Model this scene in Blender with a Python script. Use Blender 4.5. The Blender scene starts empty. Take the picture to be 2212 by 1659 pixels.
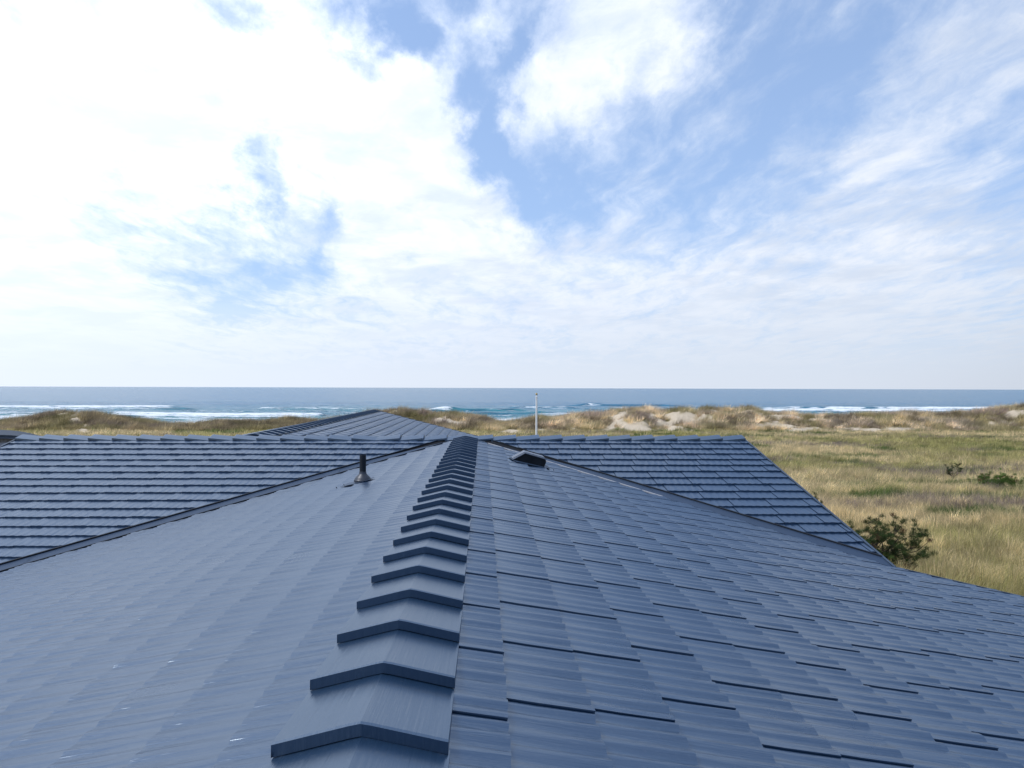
import bpy, bmesh, math, random
import numpy as np
from mathutils import Vector, Matrix

random.seed(7)
rng = np.random.default_rng(11)
scene = bpy.context.scene
COL = scene.collection

# ------------------------------------------------------------------ camera
CAM_Z = 7.0
FPX = 1591.0                     # focal length in pixels of a 2212 px wide picture
HOR = 837.7
cam_data = bpy.data.cameras.new('camera')
cam_data.sensor_width = 36.0
cam_data.lens = 25.89
cam_data.clip_start = 0.05
cam_data.clip_end = 80000
cam = bpy.data.objects.new('camera', cam_data)
COL.objects.link(cam)
YAW = math.radians(2.27); PITCH = math.radians(0.295); ROLL = math.radians(0.18)
cam.matrix_world = (Matrix.Translation((0, 0, CAM_Z)) @ Matrix.Rotation(-YAW, 4, 'Z')
                    @ Matrix.Rotation(math.pi/2 + PITCH, 4, 'X') @ Matrix.Rotation(ROLL, 4, 'Z'))
scene.camera = cam
CM = np.array(cam.matrix_world.to_3x3())

def px_dir(x, y):
    """direction in the world seen at a pixel of the 2212x1659 picture"""
    d = CM @ np.array([x-1106.0, 829.5-y, -FPX])
    return d/np.linalg.norm(d)

def project(P):
    P = np.asarray(P, float).reshape(-1, 3)
    q = (P - np.array([0, 0, CAM_Z])) @ CM
    z = -q[:, 2]
    zz = np.where(z > 1e-3, z, 1e-3)
    return np.stack([1106.0 + q[:, 0]/zz*FPX, 829.5 - q[:, 1]/zz*FPX, z], 1)

def on_ground(x, y, z=0.0):
    d = px_dir(x, y)
    t = (z-CAM_Z)/d[2]
    return np.array([0, 0, CAM_Z]) + t*d

# ------------------------------------------------------------------ light
SUN_AZ, SUN_EL = math.radians(-98), math.radians(56)     # azimuth from +Y, negative to the left
SUN_DIR = Vector((math.sin(SUN_AZ)*math.cos(SUN_EL), math.cos(SUN_AZ)*math.cos(SUN_EL), math.sin(SUN_EL)))
sl = bpy.data.lights.new('sun', 'SUN')
sl.energy = 2.2
sl.angle = math.radians(14.0)      # the sun stands behind a bright veil of cloud: shadows are soft
sl.color = (1.0, 0.95, 0.87)
sun = bpy.data.objects.new('sun', sl)
COL.objects.link(sun)
sun.rotation_euler = (-SUN_DIR).to_track_quat('-Z', 'Y').to_euler()
sun.location = (-30, 40, 60)

world = bpy.data.worlds.new('World')
scene.world = world
world.use_nodes = True
wt = world.node_tree
wt.nodes.clear()

class NT:
    def __init__(s, t): s.t = t
    def n(s, typ, **kw):
        nd = s.t.nodes.new(typ)
        for k, v in kw.items():
            if k in nd.bl_rna.properties.keys() and not k[0].isupper(): setattr(nd, k, v)
        return nd
    def l(s, a, b): s.t.links.new(a, b)
    def val(s, sock, v):
        if isinstance(v, bpy.types.NodeSocket): s.l(v, sock)
        elif v is not None: sock.default_value = v
    def math(s, op, a, b=None, c=None, clamp=False):
        nd = s.t.nodes.new('ShaderNodeMath'); nd.operation = op; nd.use_clamp = clamp
        s.val(nd.inputs[0], a); s.val(nd.inputs[1], b); s.val(nd.inputs[2], c)
        return nd.outputs[0]
    def vec(s, op, a, b=None):
        nd = s.t.nodes.new('ShaderNodeVectorMath'); nd.operation = op
        s.val(nd.inputs[0], a); s.val(nd.inputs[1], b)
        return nd.outputs['Value'] if op in ('DOT_PRODUCT', 'LENGTH') else nd.outputs[0]
    def mix(s, f, a, b, blend='MIX'):
        nd = s.t.nodes.new('ShaderNodeMix'); nd.data_type = 'RGBA'; nd.blend_type = blend
        s.val(nd.inputs[0], f); s.val(nd.inputs[6], a); s.val(nd.inputs[7], b)
        return nd.outputs[2]
    def noise(s, v, scale, detail=4, rough=0.5, dist=0.0, w=None):
        nd = s.t.nodes.new('ShaderNodeTexNoise')
        s.val(nd.inputs['Vector'], v)
        nd.inputs['Scale'].default_value = scale; nd.inputs['Detail'].default_value = detail
        nd.inputs['Roughness'].default_value = rough; nd.inputs['Distortion'].default_value = dist
        return nd.outputs['Fac']
    def smooth(s, v, a, b, lo=0.0, hi=1.0):
        nd = s.t.nodes.new('ShaderNodeMapRange'); nd.interpolation_type = 'SMOOTHSTEP'
        s.val(nd.inputs['Value'], v)
        for k, q in zip(('From Min', 'From Max', 'To Min', 'To Max'), (a, b, lo, hi)): nd.inputs[k].default_value = q
        return nd.outputs[0]
    def mapping(s, v, scale=(1, 1, 1), rot=(0, 0, 0), loc=(0, 0, 0)):
        nd = s.t.nodes.new('ShaderNodeMapping')
        s.val(nd.inputs['Vector'], v)
        nd.inputs['Scale'].default_value = scale; nd.inputs['Rotation'].default_value = rot; nd.inputs['Location'].default_value = loc
        return nd.outputs[0]

W = NT(wt)
sky = wt.nodes.new('ShaderNodeTexSky')
sky.sky_type = 'NISHITA'
sky.sun_disc = False
sky.sun_elevation = SUN_EL
sky.sun_rotation = SUN_AZ
sky.air_density = 1.0; sky.dust_density = 1.0; sky.ozone_density = 1.2
geo = wt.nodes.new('ShaderNodeTexCoord')
D = W.vec('NORMALIZE', geo.outputs['Generated'])
sep = wt.nodes.new('ShaderNodeSeparateXYZ'); W.l(D, sep.inputs[0])
dx, dy, dz = sep.outputs
zc = W.math('ADD', W.math('MAXIMUM', dz, 0.0), 0.10)
cmb = wt.nodes.new('ShaderNodeCombineXYZ')
W.l(W.math('DIVIDE', dx, zc), cmb.inputs[0]); W.l(W.math('DIVIDE', dy, zc), cmb.inputs[1])
P = cmb.outputs[0]
# large cloud banks: soft lobes placed by direction
lobes = [  # cloud banks  # x, y, radius in px, weight
    (120, 150, 420, .70), (430, 260, 230, .30), (650, 130, 110, .35), (900, 190, 120, .42), (790, 280, 150, .45), (930, 330, 110, .50), (780, 400, 140, .35),
    (1130, 440, 70, .45), (1000, 520, 150, .42), (820, 540, 170, .45), (1280, 590, 210, .32), (1620, 560, 200, .16),
    (1330, 60, 150, .42), (1220, 170, 110, .34), (1430, 100, 110, .26), (1160, 270, 90, .24), (1070, 30, 60, .25), (900, 20, 60, .25), (640, 20, 90, .30),
    (560, 60, 60, -.62), (800, 110, 70, -.60), (880, 60, 60, -.40), (1110, 100, 50, -.40), (1075, 230, 62, -.55), (1085, 330, 75, -.75), (1190, 380, 90, -.55), (1010, 150, 60, -.30),
    (555, 330, 48, -.50), (545, 410, 42, -.50), (690, 478, 60, -.50), (500, 592, 95, -.55), (640, 575, 60, -.50), (180, 490, 90, -.30), (330, 440, 70, -.20), (380, 600, 100, -.25),
    (1620, 290, 230, -.22), (1500, 440, 130, -.16), (1900, 60, 90, -.22), (1750, 200, 100, -.22), (2050, 150, 200, .16), (1850, 380, 160, .12), (2000, 520, 160, .22), (1720, 700, 300, .2),
    (0, 640, 260, .35), (300, 700, 260, .25)]
macro = None
wl = wt.nodes.new('ShaderNodeTexNoise'); W.l(D, wl.inputs['Vector']); wl.inputs['Scale'].default_value = 4.5; wl.inputs['Detail'].default_value = 7; wl.inputs['Roughness'].default_value = .62
DW = W.vec('NORMALIZE', W.vec('ADD', D, W.vec('MULTIPLY', W.vec('SUBTRACT', wl.outputs['Color'], (.5, .5, .5)), (.34, .34, .26))))
for (x, y, r, w) in lobes:
    c = px_dir(x, y)
    k = 1.0/(1.0-math.cos(math.atan(r/FPX)))
    dt = W.vec('DOT_PRODUCT', DW, tuple(c))
    e = W.math('EXPONENT', W.math('MULTIPLY', W.math('SUBTRACT', dt, 1.0), k*1.25))
    macro = W.math('MULTIPLY', e, w*.9) if macro is None else W.math('MULTIPLY_ADD', e, w*.9, macro)
warp = wt.nodes.new('ShaderNodeTexNoise'); W.l(P, warp.inputs['Vector']); warp.inputs['Scale'].default_value = 1.6; warp.inputs['Detail'].default_value = 3
Pw = W.vec('ADD', P, W.vec('MULTIPLY', W.vec('SUBTRACT', warp.outputs['Color'], (.5, .5, .5)), (.34, .34, .34)))
n1 = W.noise(W.mapping(Pw, scale=(1.7, 0.85, 1), rot=(0, 0, math.radians(24))), 1.25, 9, .60)
n2 = W.noise(W.mapping(Pw, scale=(2.6, 0.9, 1), rot=(0, 0, math.radians(38)), loc=(5.1, 2.2, 0)), 3.2, 8, .62)
n3 = W.noise(W.mapping(DW, scale=(1, 1, 2.0), rot=(0, math.radians(12), 0)), 6.5, 8, .60)
dens = W.math('ADD', W.math('MULTIPLY', n1, 1.0), W.math('MULTIPLY', n2, 1.05))
dens = W.math('ADD', dens, W.math('MULTIPLY', W.math('SUBTRACT', n3, .5), .75))
dens = W.math('ADD', dens, macro)
lowband = W.smooth(dz, 0.03, 0.26, .38, 0.0)
dens = W.math('ADD', dens, lowband)
cover = W.smooth(dens, .72, 1.66)
BRIGHT = Vector((math.sin(math.radians(-56))*math.cos(math.radians(50)), math.cos(math.radians(-56))*math.cos(math.radians(50)), math.sin(math.radians(50))))   # middle of the bright veil of cloud in front of the sun
glow = W.math('EXPONENT', W.math('MULTIPLY', W.math('SUBTRACT', W.vec('DOT_PRODUCT', D, tuple(BRIGHT)), 1.0), 3.0))
# sky gradient from the sky texture, slightly whitened by thin high cloud
whiten = W.mix(W.smooth(dz, 0.0, 0.70, .60, .38), W.mix(1.0, sky.outputs[0], (.80, .98, 1.30, 1), 'MULTIPLY'), (4.6, 6.4, 9.3, 1))
bg_sky = wt.nodes.new('ShaderNodeBackground'); W.l(whiten, bg_sky.inputs[0]); W.l(W.math('MULTIPLY_ADD', glow, .03, .100), bg_sky.inputs[1])
thick = W.smooth(dens, .95, 1.7)
cl_col = W.mix(thick, (.80, .87, .98, 1), (.90, .93, .99, 1))
cl_col = W.mix(W.smooth(W.noise(Pw, 1.7, 8, .6), .42, .64, 0, .75), cl_col, (.60, .68, .82, 1))
cl_col = W.mix(W.smooth(n2, .38, .62, .35, 0), cl_col, (.70, .79, .94, 1))
lowcol = W.mix(W.smooth(dz, 0.0, 0.22, 1, 0), cl_col, (.70, .76, .86, 1))
bg_cl = wt.nodes.new('ShaderNodeBackground'); W.l(lowcol, bg_cl.inputs[0])
back = W.smooth(W.vec('DOT_PRODUCT', D, tuple(BRIGHT)), -.55, .12, .32, 1.0)     # away from the sun the cloud and haze are less bright
W.l(W.math('MULTIPLY', W.math('MULTIPLY_ADD', glow, 1.0, .86), back), bg_cl.inputs[1])
mixs = wt.nodes.new('ShaderNodeMixShader')
haze_f = W.smooth(dz, 0.0, 0.17, .93, 0)
W.l(W.math('MAXIMUM', W.math('MULTIPLY', cover, .90), haze_f), mixs.inputs[0])
W.l(bg_sky.outputs[0], mixs.inputs[1]); W.l(bg_cl.outputs[0], mixs.inputs[2])
wo = wt.nodes.new('ShaderNodeOutputWorld'); W.l(mixs.outputs[0], wo.inputs[0])
world.cycles.sampling_method = 'MANUAL'; world.cycles.sample_map_resolution = 512

scene.view_settings.view_transform = 'Standard'
scene.view_settings.look = 'None'
scene.view_settings.exposure = 0.15
scene.view_settings.gamma = 1.0
scene.view_settings.use_curve_mapping = False
scene.render.engine = 'CYCLES'
scene.cycles.max_bounces = 5
scene.cycles.use_denoising = True

# ------------------------------------------------------------------ helpers
def link(o, parent=None):
    COL.objects.link(o)
    if parent: o.parent = parent
    return o

def tag(o, label=None, cat=None, group=None, kind=None):
    if label: o['label'] = label
    if cat: o['category'] = cat
    if group: o['group'] = group
    if kind: o['kind'] = kind
    return o

def empty(name, loc=(0, 0, 0)):
    o = bpy.data.objects.new(name, None)
    o.location = loc
    o.empty_display_size = .3
    return link(o)

def mesh_np(name, V, F, mat=None, smooth=False, uv=None, col=None, attrs=None):
    """V (n,3), F list of equally long index rows (numpy) or list of lists"""
    me = bpy.data.meshes.new(name)
    V = np.asarray(V, np.float32)
    if isinstance(F, np.ndarray):
        k = F.shape[1]
        me.vertices.add(len(V)); me.vertices.foreach_set('co', V.ravel())
        me.loops.add(F.size); me.loops.foreach_set('vertex_index', F.ravel().astype(np.int32))
        me.polygons.add(len(F))
        me.polygons.foreach_set('loop_start', np.arange(0, F.size, k, dtype=np.int32))
        me.polygons.foreach_set('loop_total', np.full(len(F), k, np.int32))
        me.update(calc_edges=True)
    else:
        me.from_pydata([tuple(v) for v in V], [], F)
    if smooth is True:
        me.polygons.foreach_set('use_smooth', np.ones(len(me.polygons), bool))
    elif smooth is not False:
        me.polygons.foreach_set('use_smooth', np.asarray(smooth, bool))
    if uv is not None:
        u = me.uv_layers.new(name='UVMap')
        li = np.zeros(len(me.loops), np.int32); me.loops.foreach_get('vertex_index', li)
        u.data.foreach_set('uv', np.asarray(uv, np.float32)[li].ravel())
    if col is not None:
        c = me.color_attributes.new('col', 'FLOAT_COLOR', 'POINT')
        cc = np.ones((len(V), 4), np.float32); cc[:, :3] = col
        c.data.foreach_set('color', cc.ravel())
    for k, a in (attrs or {}).items():
        at = me.attributes.new(k, 'FLOAT', 'POINT'); at.data.foreach_set('value', np.asarray(a, np.float32))
    if mat: me.materials.append(mat)
    me.validate()
    return me

def obj(name, me, parent=None):
    return link(bpy.data.objects.new(name, me), parent)

class MB:
    """collects simple closed shapes in one mesh"""
    def __init__(s): s.v = []; s.f = []
    def add(s, V, F):
        b = len(s.v); s.v += [tuple(v) for v in V]; s.f += [[b+i for i in f] for f in F]
    def box(s, a, b):
        (x0, y0, z0), (x1, y1, z1) = a, b
        s.add([(x0, y0, z0), (x1, y0, z0), (x1, y1, z0), (x0, y1, z0), (x0, y0, z1), (x1, y0, z1), (x1, y1, z1), (x0, y1, z1)],
              [(3, 2, 1, 0), (4, 5, 6, 7), (0, 1, 5, 4), (1, 2, 6, 5), (2, 3, 7, 6), (3, 0, 4, 7)])
    def prism(s, poly, ext):
        """poly: list of 3D points, extruded by vector ext"""
        n = len(poly); P = [Vector(p) for p in poly]; E = Vector(ext)
        s.add(P+[p+E for p in P], [list(range(n))[::-1], [n+i for i in range(n)]] + [[i, (i+1) % n, n+(i+1) % n, n+i] for i in range(n)])
    def tube(s, pts, rad, seg=8, cap=True):
        rings = []
        pts = [Vector(p) for p in pts]
        b = len(s.v)
        for i, p in enumerate(pts):
            t = (pts[min(i+1, len(pts)-1)]-pts[max(i-1, 0)]).normalized()
            a = Vector((1, 0, 0)) if abs(t.x) < .8 else Vector((0, 1, 0))
            u = t.cross(a).normalized(); w = t.cross(u)
            r = rad[i] if hasattr(rad, '__len__') else rad
            for k in range(seg):
                an = 2*math.pi*k/seg
                s.v.append(tuple(p + r*(math.cos(an)*u + math.sin(an)*w)))
        for i in range(len(pts)-1):
            for k in range(seg):
                s.f.append([b+i*seg+k, b+i*seg+(k+1) % seg, b+(i+1)*seg+(k+1) % seg, b+(i+1)*seg+k])
        if cap:
            s.f.append([b+k for k in range(seg)][::-1]); s.f.append([b+(len(pts)-1)*seg+k for k in range(seg)])
    def lathe(s, prof, c, seg=24, up=Vector((0, 0, 1))):
        s.tube([Vector(c)+up*z for r, z in prof], [r for r, z in prof], seg, True)
    def build(s, name, mat, parent=None, smooth=False, fix=True):
        me = bpy.data.meshes.new(name); me.from_pydata(s.v, [], s.f)
        if fix:
            bm = bmesh.new(); bm.from_mesh(me); bmesh.ops.recalc_face_normals(bm, faces=bm.faces); bm.to_mesh(me); bm.free()
        if smooth:
            me.polygons.foreach_set('use_smooth', [True]*len(me.polygons))
            try: me.set_sharp_from_angle(angle=math.radians(40))
            except Exception: pass
        me.materials.append(mat)
        return obj(name, me, parent)

def _vn(ix, iy, seed):
    h = (ix.astype(np.int64)*374761393 + iy.astype(np.int64)*668265263 + seed*1442695041) & 0xffffffff
    h = ((h ^ (h >> 13))*1274126177) & 0xffffffff
    h = h ^ (h >> 16)
    return (h & 0xffff)/65535.0
def vnoise(x, y, seed=0):
    x = np.asarray(x, float); y = np.asarray(y, float)
    ix = np.floor(x); iy = np.floor(y); fx = x-ix; fy = y-iy
    fx = fx*fx*(3-2*fx); fy = fy*fy*(3-2*fy)
    a = _vn(ix, iy, seed); b = _vn(ix+1, iy, seed); c = _vn(ix, iy+1, seed); d = _vn(ix+1, iy+1, seed)
    return (a*(1-fx)+b*fx)*(1-fy)+(c*(1-fx)+d*fx)*fy
def fbm(x, y, seed=0, o=4, g=.5):
    s = 0; a = 1; t = 0
    for i in range(o):
        s = s + a*vnoise(x*2**i+i*17.3, y*2**i+i*9.1, seed+i); t += a; a *= g
    return s/t
def sstep(v, a, b):
    t = np.clip((v-a)/(b-a), 0, 1); return t*t*(3-2*t)

# ------------------------------------------------------------------ materials
def new_mat(name):
    m = bpy.data.materials.new(name); m.use_nodes = True
    t = m.node_tree; b = t.nodes['Principled BSDF']
    return m, NT(t), b

def bump(N, h, strength, dist, nrm=None):
    nd = N.t.nodes.new('ShaderNodeBump'); N.val(nd.inputs['Height'], h)
    nd.inputs['Strength'].default_value = strength; nd.inputs['Distance'].default_value = dist
    if nrm is not None: N.l(nrm, nd.inputs['Normal'])
    return nd.outputs[0]

ROOF_BASE = (.004, .021, .056, 1)
def roof_metal(name, grain=True, base=ROOF_BASE, rough=.31, shake=True):
    m, N, b = new_mat(name)
    tc = N.n('ShaderNodeTexCoord'); uv = tc.outputs['UV']
    gm = N.n('ShaderNodeNewGeometry')
    oi = N.n('ShaderNodeObjectInfo')
    big = N.noise(gm.outputs['Position'], .9, 4, .6)
    fine = N.noise(gm.outputs['Position'], 60, 3, .6)
    c = N.mix(N.smooth(big, .3, .7), base, tuple(x*1.12 for x in base[:3])+(1,))
    c = N.mix(N.smooth(fine, .55, .75, 0, .18), c, (.10, .12, .15, 1))
    N.l(c, b.inputs['Base Color'])
    b.inputs['IOR'].default_value = 2.55
    b.inputs['Specular Tint'].default_value = (.74, .87, 1, 1)
    b.inputs['Metallic'].default_value = 0.10
    N.l(N.math('ADD', N.math('MULTIPLY', N.math('ADD', big, N.math('MULTIPLY', oi.outputs['Random'], .25)), .14), rough-.10), b.inputs['Roughness'])
    if grain:
        su = N.n('ShaderNodeSeparateXYZ'); N.l(uv, su.inputs[0])
        # uv is in metres: u along the course, v down the slope; grain runs down the slope
        off = N.math('MULTIPLY', oi.outputs['Random'], 37.0)
        cb = N.n('ShaderNodeCombineXYZ')
        tt = N.math('MULTIPLY', N.math('SUBTRACT', N.math('FRACT', su.outputs[1]), .2), 2.0) if shake else N.math('MULTIPLY', su.outputs[1], 1.0)
        N.l(N.math('ADD', su.outputs[0], off), cb.inputs[0]); N.l(N.math('MULTIPLY', su.outputs[1], .6) if shake else su.outputs[1], cb.inputs[1])
        q = cb.outputs[0]
        g1 = N.noise(N.mapping(q, scale=(30, 2.6, 1)), 1.0, 3, .55, .4)
        g2 = N.noise(N.mapping(q, scale=(95, 5.0, 1)), 1.0, 3, .6)
        g3 = N.noise(N.mapping(q, scale=(12, 1.6, 1), loc=(4, 7, 0)), 1.0, 2, .5, .5)
        h = N.math('ADD', N.math('MULTIPLY', g1, .55), N.math('MULTIPLY', g2, .38))
        h = N.math('ADD', h, N.math('MULTIPLY', g3, .8))
        if shake: h = N.math('MULTIPLY', h, N.math('MULTIPLY_ADD', N.math('MAXIMUM', tt, 0.0), .8, .35))
        N.l(bump(N, h, 1.0 if shake else .35, .0075 if shake else .009), b.inputs['Normal'])
    else:
        g = N.noise(gm.outputs['Position'], 7, 3, .5)
        N.l(bump(N, g, .25, .004), b.inputs['Normal'])
    return m

M_SH = roof_metal('roof_shingle_metal')
M_CAP = roof_metal('ridge_cap_metal', base=(.004, .022, .055, 1), rough=.33, shake=False)
for nd in M_CAP.node_tree.nodes:
    if nd.type == 'BUMP': nd.inputs['Strength'].default_value = .55
M_FLASH = roof_metal('flashing_metal', grain=False, base=(.022, .040, .075, 1), rough=.5)
M_FLASH.node_tree.nodes['Principled BSDF'].inputs['IOR'].default_value = 1.5

def plain(name, c, rough=.6, met=0.0, nscale=8, var=.25, bmp=0.0, spec=.5):
    m, N, b = new_mat(name)
    gm = N.n('ShaderNodeNewGeometry')
    n = N.noise(gm.outputs['Position'], nscale, 5, .6)
    col = N.mix(N.smooth(n, .3, .7), tuple(x*(1-var) for x in c)+(1,), tuple(min(1, x*(1+var)) for x in c)+(1,))
    N.l(col, b.inputs['Base Color'])
    b.inputs['Roughness'].default_value = rough; b.inputs['Metallic'].default_value = met
    b.inputs['Specular IOR Level'].default_value = spec
    if bmp: N.l(bump(N, n, .6, bmp), b.inputs['Normal'])
    return m
M_DECK = plain('underlayment', (.012, .014, .018), .9, spec=.2)
M_RIB = plain('galvanised_rib', (.36, .36, .37), .45, .1, 20, .1)
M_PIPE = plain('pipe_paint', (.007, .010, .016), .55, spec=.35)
M_BOOT = plain('boot_metal', (.050, .055, .068), .42, .35, 30, .15)
M_VENT = plain('vent_paint', (.006, .009, .014), .55, spec=.3)
M_VEDGE = plain('vent_edge_metal', (.11, .135, .18), .45, .3)
M_WALL = plain('weathered_cedar', (.16, .155, .15), .85, 0, 14, .3, .004)
M_TRIM = plain('rake_trim_paint', (.030, .050, .080), .4)

# ------------------------------------------------------------------ the house and its roof
H = 0.91
ZR = CAM_Z - H - .035                    # ridge height
PT = 0.232                        # rise per run of the main slopes
XR = -0.35*H                      # front ridge
YC = 15.3*H                       # cross ridge
XL, XG = -9.30*H, 5.43*H          # gable ends of the cross roof
YG = 9.56*H                       # far rake of the front wing on the right
RUN = 9.2*H
YB = -12.0*H                       # near end of the front roof, extended unseen so cap butts reflect dark roof
EX = 0.3215*H                     # shingle course in plan
LP = 0.616*H                      # panel length
CAPL = 0.475*H

house = empty('house', (XR, YC, 0))
tag(house, 'house under the blue-grey metal shingle roof that fills the foreground', 'house')
def part(o):
    o.parent = house
    o.matrix_parent_inverse = Matrix.Translation((-XR, -YC, 0))
    return o

def frame(origin, u, vh, pt):
    """slope frame: u along the course, vh horizontal unit vector down the slope"""
    u = Vector(u).normalized(); v = (Vector(vh)+Vector((0, 0, -pt))).normalized()
    n = u.cross(v).normalized()
    if n.z < 0: n = -n
    return Vector(origin), u, v, n, math.sqrt(1+pt*pt)

# panel variants -------------------------------------------------
NU = 50
def panel_variant(k, amp=1.0):
    r = np.random.default_rng(100+k)
    us = np.linspace(0, 1, NU+1)
    g = np.array([.333, .70])
    gi = [int(round(x*NU)) for x in g]
    L = LP-.007
    exs = EX*math.sqrt(1+PT*PT)
    ts = np.array([-.10, .35, .75, 1.0])
    V = []; UV = []
    ph = r.uniform(0, 6.28, 6)
    edge = np.interp(us, np.linspace(0, 1, 8), r.uniform(-1, 1, 8))
    lift3 = np.zeros(NU+1)
    for a, b_ in ((0, gi[0]), (gi[0], gi[1]), (gi[1], NU+1)):
        lift3[a:b_] = r.uniform(-.0006, .0008)
    kx = [0, .04, .08, .13, .17, .21, .26, .31, .36, .41, .46, .51, .56, .60, .65, .70, .76, .82, .88, .94, 1.0]
    kz = [.2, .9, -.6, -1.0, .8, 1.0, -.3, -1.2, .5, 1.2, -.7, -1.1, .9, .5, -.4, -1.2, .7, 1.2, -.9, .6, .3]
    uf = np.linspace(0, 1, 601); kf = np.convolve(np.pad(np.interp(uf, kx, kz), 13, mode='edge'), np.hanning(27)/np.hanning(27).sum(), 'valid')
    wav = np.interp(us, uf, kf) + .35*np.sin(us*44+ph[0])*r.uniform(.2, 1)
    for t in ts:
        for i, u in enumerate(us):
            lap = .0065*u
            gro = 0.0
            w = .004 + .021*max(0, t) + lap  + (gro + lift3[i])*(.4+.6*max(t, 0)) + .0042*amp*wav[i]*(.30+.70*max(t, 0))
            vv = t*exs + (edge[i]*.002*amp if t == 1.0 else 0)
            V.append((u*L, vv, w)); UV.append((u*L+k*3.7, t*.5+.2+k))
    F = []; SM = []
    n = NU+1
    for j in range(3):
        for i in range(NU):
            F.append((j*n+i, (j+1)*n+i, (j+1)*n+i+1, j*n+i+1)); SM.append(True)
    b = len(V)
    for i in range(n):                                           # butt edge, own vertices
        x, y, w = V[3*n+i]; V.append((x, y, w)); UV.append(UV[3*n+i])
    for i in range(n):
        x, y, w = V[3*n+i]; V.append((x, y-.004, .002)); UV.append(UV[3*n+i])
    for i in range(NU):
        F.append((b+i, b+n+i, b+n+i+1, b+i+1)); SM.append(False)
    for end in (0, NU):                                          # folded side edges
        b = len(V)
        for j in range(4):
            x, y, w = V[j*n+end]; V.append((x, y, w)); UV.append(UV[j*n+end])
            V.append((x, y, .001)); UV.append(UV[j*n+end])
        for j in range(3):
            q = (b+2*j, b+2*j+1, b+2*j+3, b+2*j+2)
            F.append(q if end else q[::-1]); SM.append(False)
    return np.array(V), np.array(F), np.array(UV), np.array(SM)
NV = 10
VAR = [panel_variant(k) for k in range(NV)] + [panel_variant(k, .65) for k in range(NV)] + [panel_variant(k, 1.7) for k in range(NV)]
VMESH = {}

panels = []        # (area, matrix, variant, planes)
def lay(origin, u, vh, pt, s0, s1, ulen, offs, clipper, course=EX, seed=0, relief=0):
    """shingle courses; butts at s0 + k*course (plan distance from the ridge)"""
    r = random.Random(seed)
    O, U, Vv, Nn, q = frame(origin, u, vh, pt)
    k = 0; s = s0
    lefthand = U.cross(Vv).dot(Nn) < 0
    while s < s1 + .01:
        off = offs[k] if k < len(offs) else r.uniform(0, LP)
        u0 = -(LP - (off % LP))
        while u0 < ulen:
            o = O + U*u0 + Vv*((s-course)*q)
            # plan limits
            c = o + U*(LP/2) + Vv*(course*q/2)
            pl = clipper(c)
            pl = pl + [(Vector(origin), Vector(vh).normalized())]
            if pl is not None:
                M = Matrix(((U.x, Vv.x, Nn.x, o.x), (U.y, Vv.y, Nn.y, o.y), (U.z, Vv.z, Nn.z, o.z), (0, 0, 0, 1)))
                cor = [o, o+U*LP, o+U*LP+Vv*course*q, o+Vv*course*q]
                keep = True; cut = []
                for (pc, pn) in pl:
                    dd = [(p-pc).dot(pn) for p in cor]
                    if max(dd) <= 0.0: keep = False; break
                    if min(dd) < 0.03: cut.append((pc, pn))
                if keep:
                    pr = project([tuple(p) for p in cor])
                    area = 0
                    if (pr[:, 2] > .3).all():
                        x = np.clip(pr[:, 0], 0, 2212); y = np.clip(pr[:, 1], 0, 1659)
                        area = abs(sum(x[i]*y[(i+1) % 4]-x[(i+1) % 4]*y[i] for i in range(4)))/2
                    panels.append((area, M, r.randrange(NV)+NV*relief, cut, lefthand))
            u0 += LP
        s += course; k += 1

V3 = Vector
OH = .018
VO = .30             # open width of the valley on the cross-roof side, measured along Y
def pl_valley_front(side):   # keep Y < YC - |X-XR|
    return (V3((XR, YC-.012, 0)), V3((-side, -1, 0)).normalized())
def pl_valley_cross(side):
    return (V3((XR, YC+VO, 0)), V3((side, 1, 0)).normalized())
def clip_front_right(c):
    if c.x < XG-.05: return [pl_valley_front(1)]
    return [(V3((0, YG, 0)), V3((0, -1, 0))), (V3((XR+RUN, 0, 0)), V3((-1, 0, 0)))]
def clip_front_left(c):
    return [pl_valley_front(-1), (V3((XL, 0, 0)), V3((1, 0, 0)))]
# right front slope: raised laps face the camera
offR = [2.455, 2.67, 2.75, 3.02, 3.375, 3.44]
yo = YC
def conv(yseam):            # seams given as Y/H, u runs towards -Y from YC
    return (YC - yseam*H) % LP
lay((XR, YC, ZR), (0, -1, 0), (1, 0, 0), PT, .11*H+EX, RUN, YC-YB, [conv(v) for v in offR], clip_front_right, seed=1, relief=2)
lay((XR, YB, ZR), (0, 1, 0), (-1, 0, 0), PT, .11*H+EX, XR-XL, YC-YB, [], clip_front_left, seed=2)
# cross roof, near slope
def clip_cross(c):
    side = 1 if c.x > XR else -1
    return [pl_valley_cross(side), (V3((XL+.01, 0, 0)), V3((1, 0, 0))), (V3((XG-.01, 0, 0)), V3((-1, 0, 0)))]
lay((XG, YC, ZR), (-1, 0, 0), (0, -1, 0), PT, .46*H, 9.0*H, XG-XL, [], clip_cross, course=.325*H, seed=3, relief=1)
# back wing
XW, YW, PR2, PL2 = -4.80*H, 33.3*H, .255, .190
ZW = ZR
def clip_back(c):
    return [(V3((0, YC+.6, 0)), V3((0, 1, 0))), (V3((0, YW, 0)), V3((0, -1, 0)))]
lay((XW, YW, ZW), (0, -1, 0), (1, 0, 0), PR2, .2*H, 6.0*H, YW-YC, [], clip_back, seed=4)
lay((XW, YC, ZW), (0, 1, 0), (-1, 0, 0), PL2, .2*H, 7.0*H, YW-YC, [], clip_back, seed=5)

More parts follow.
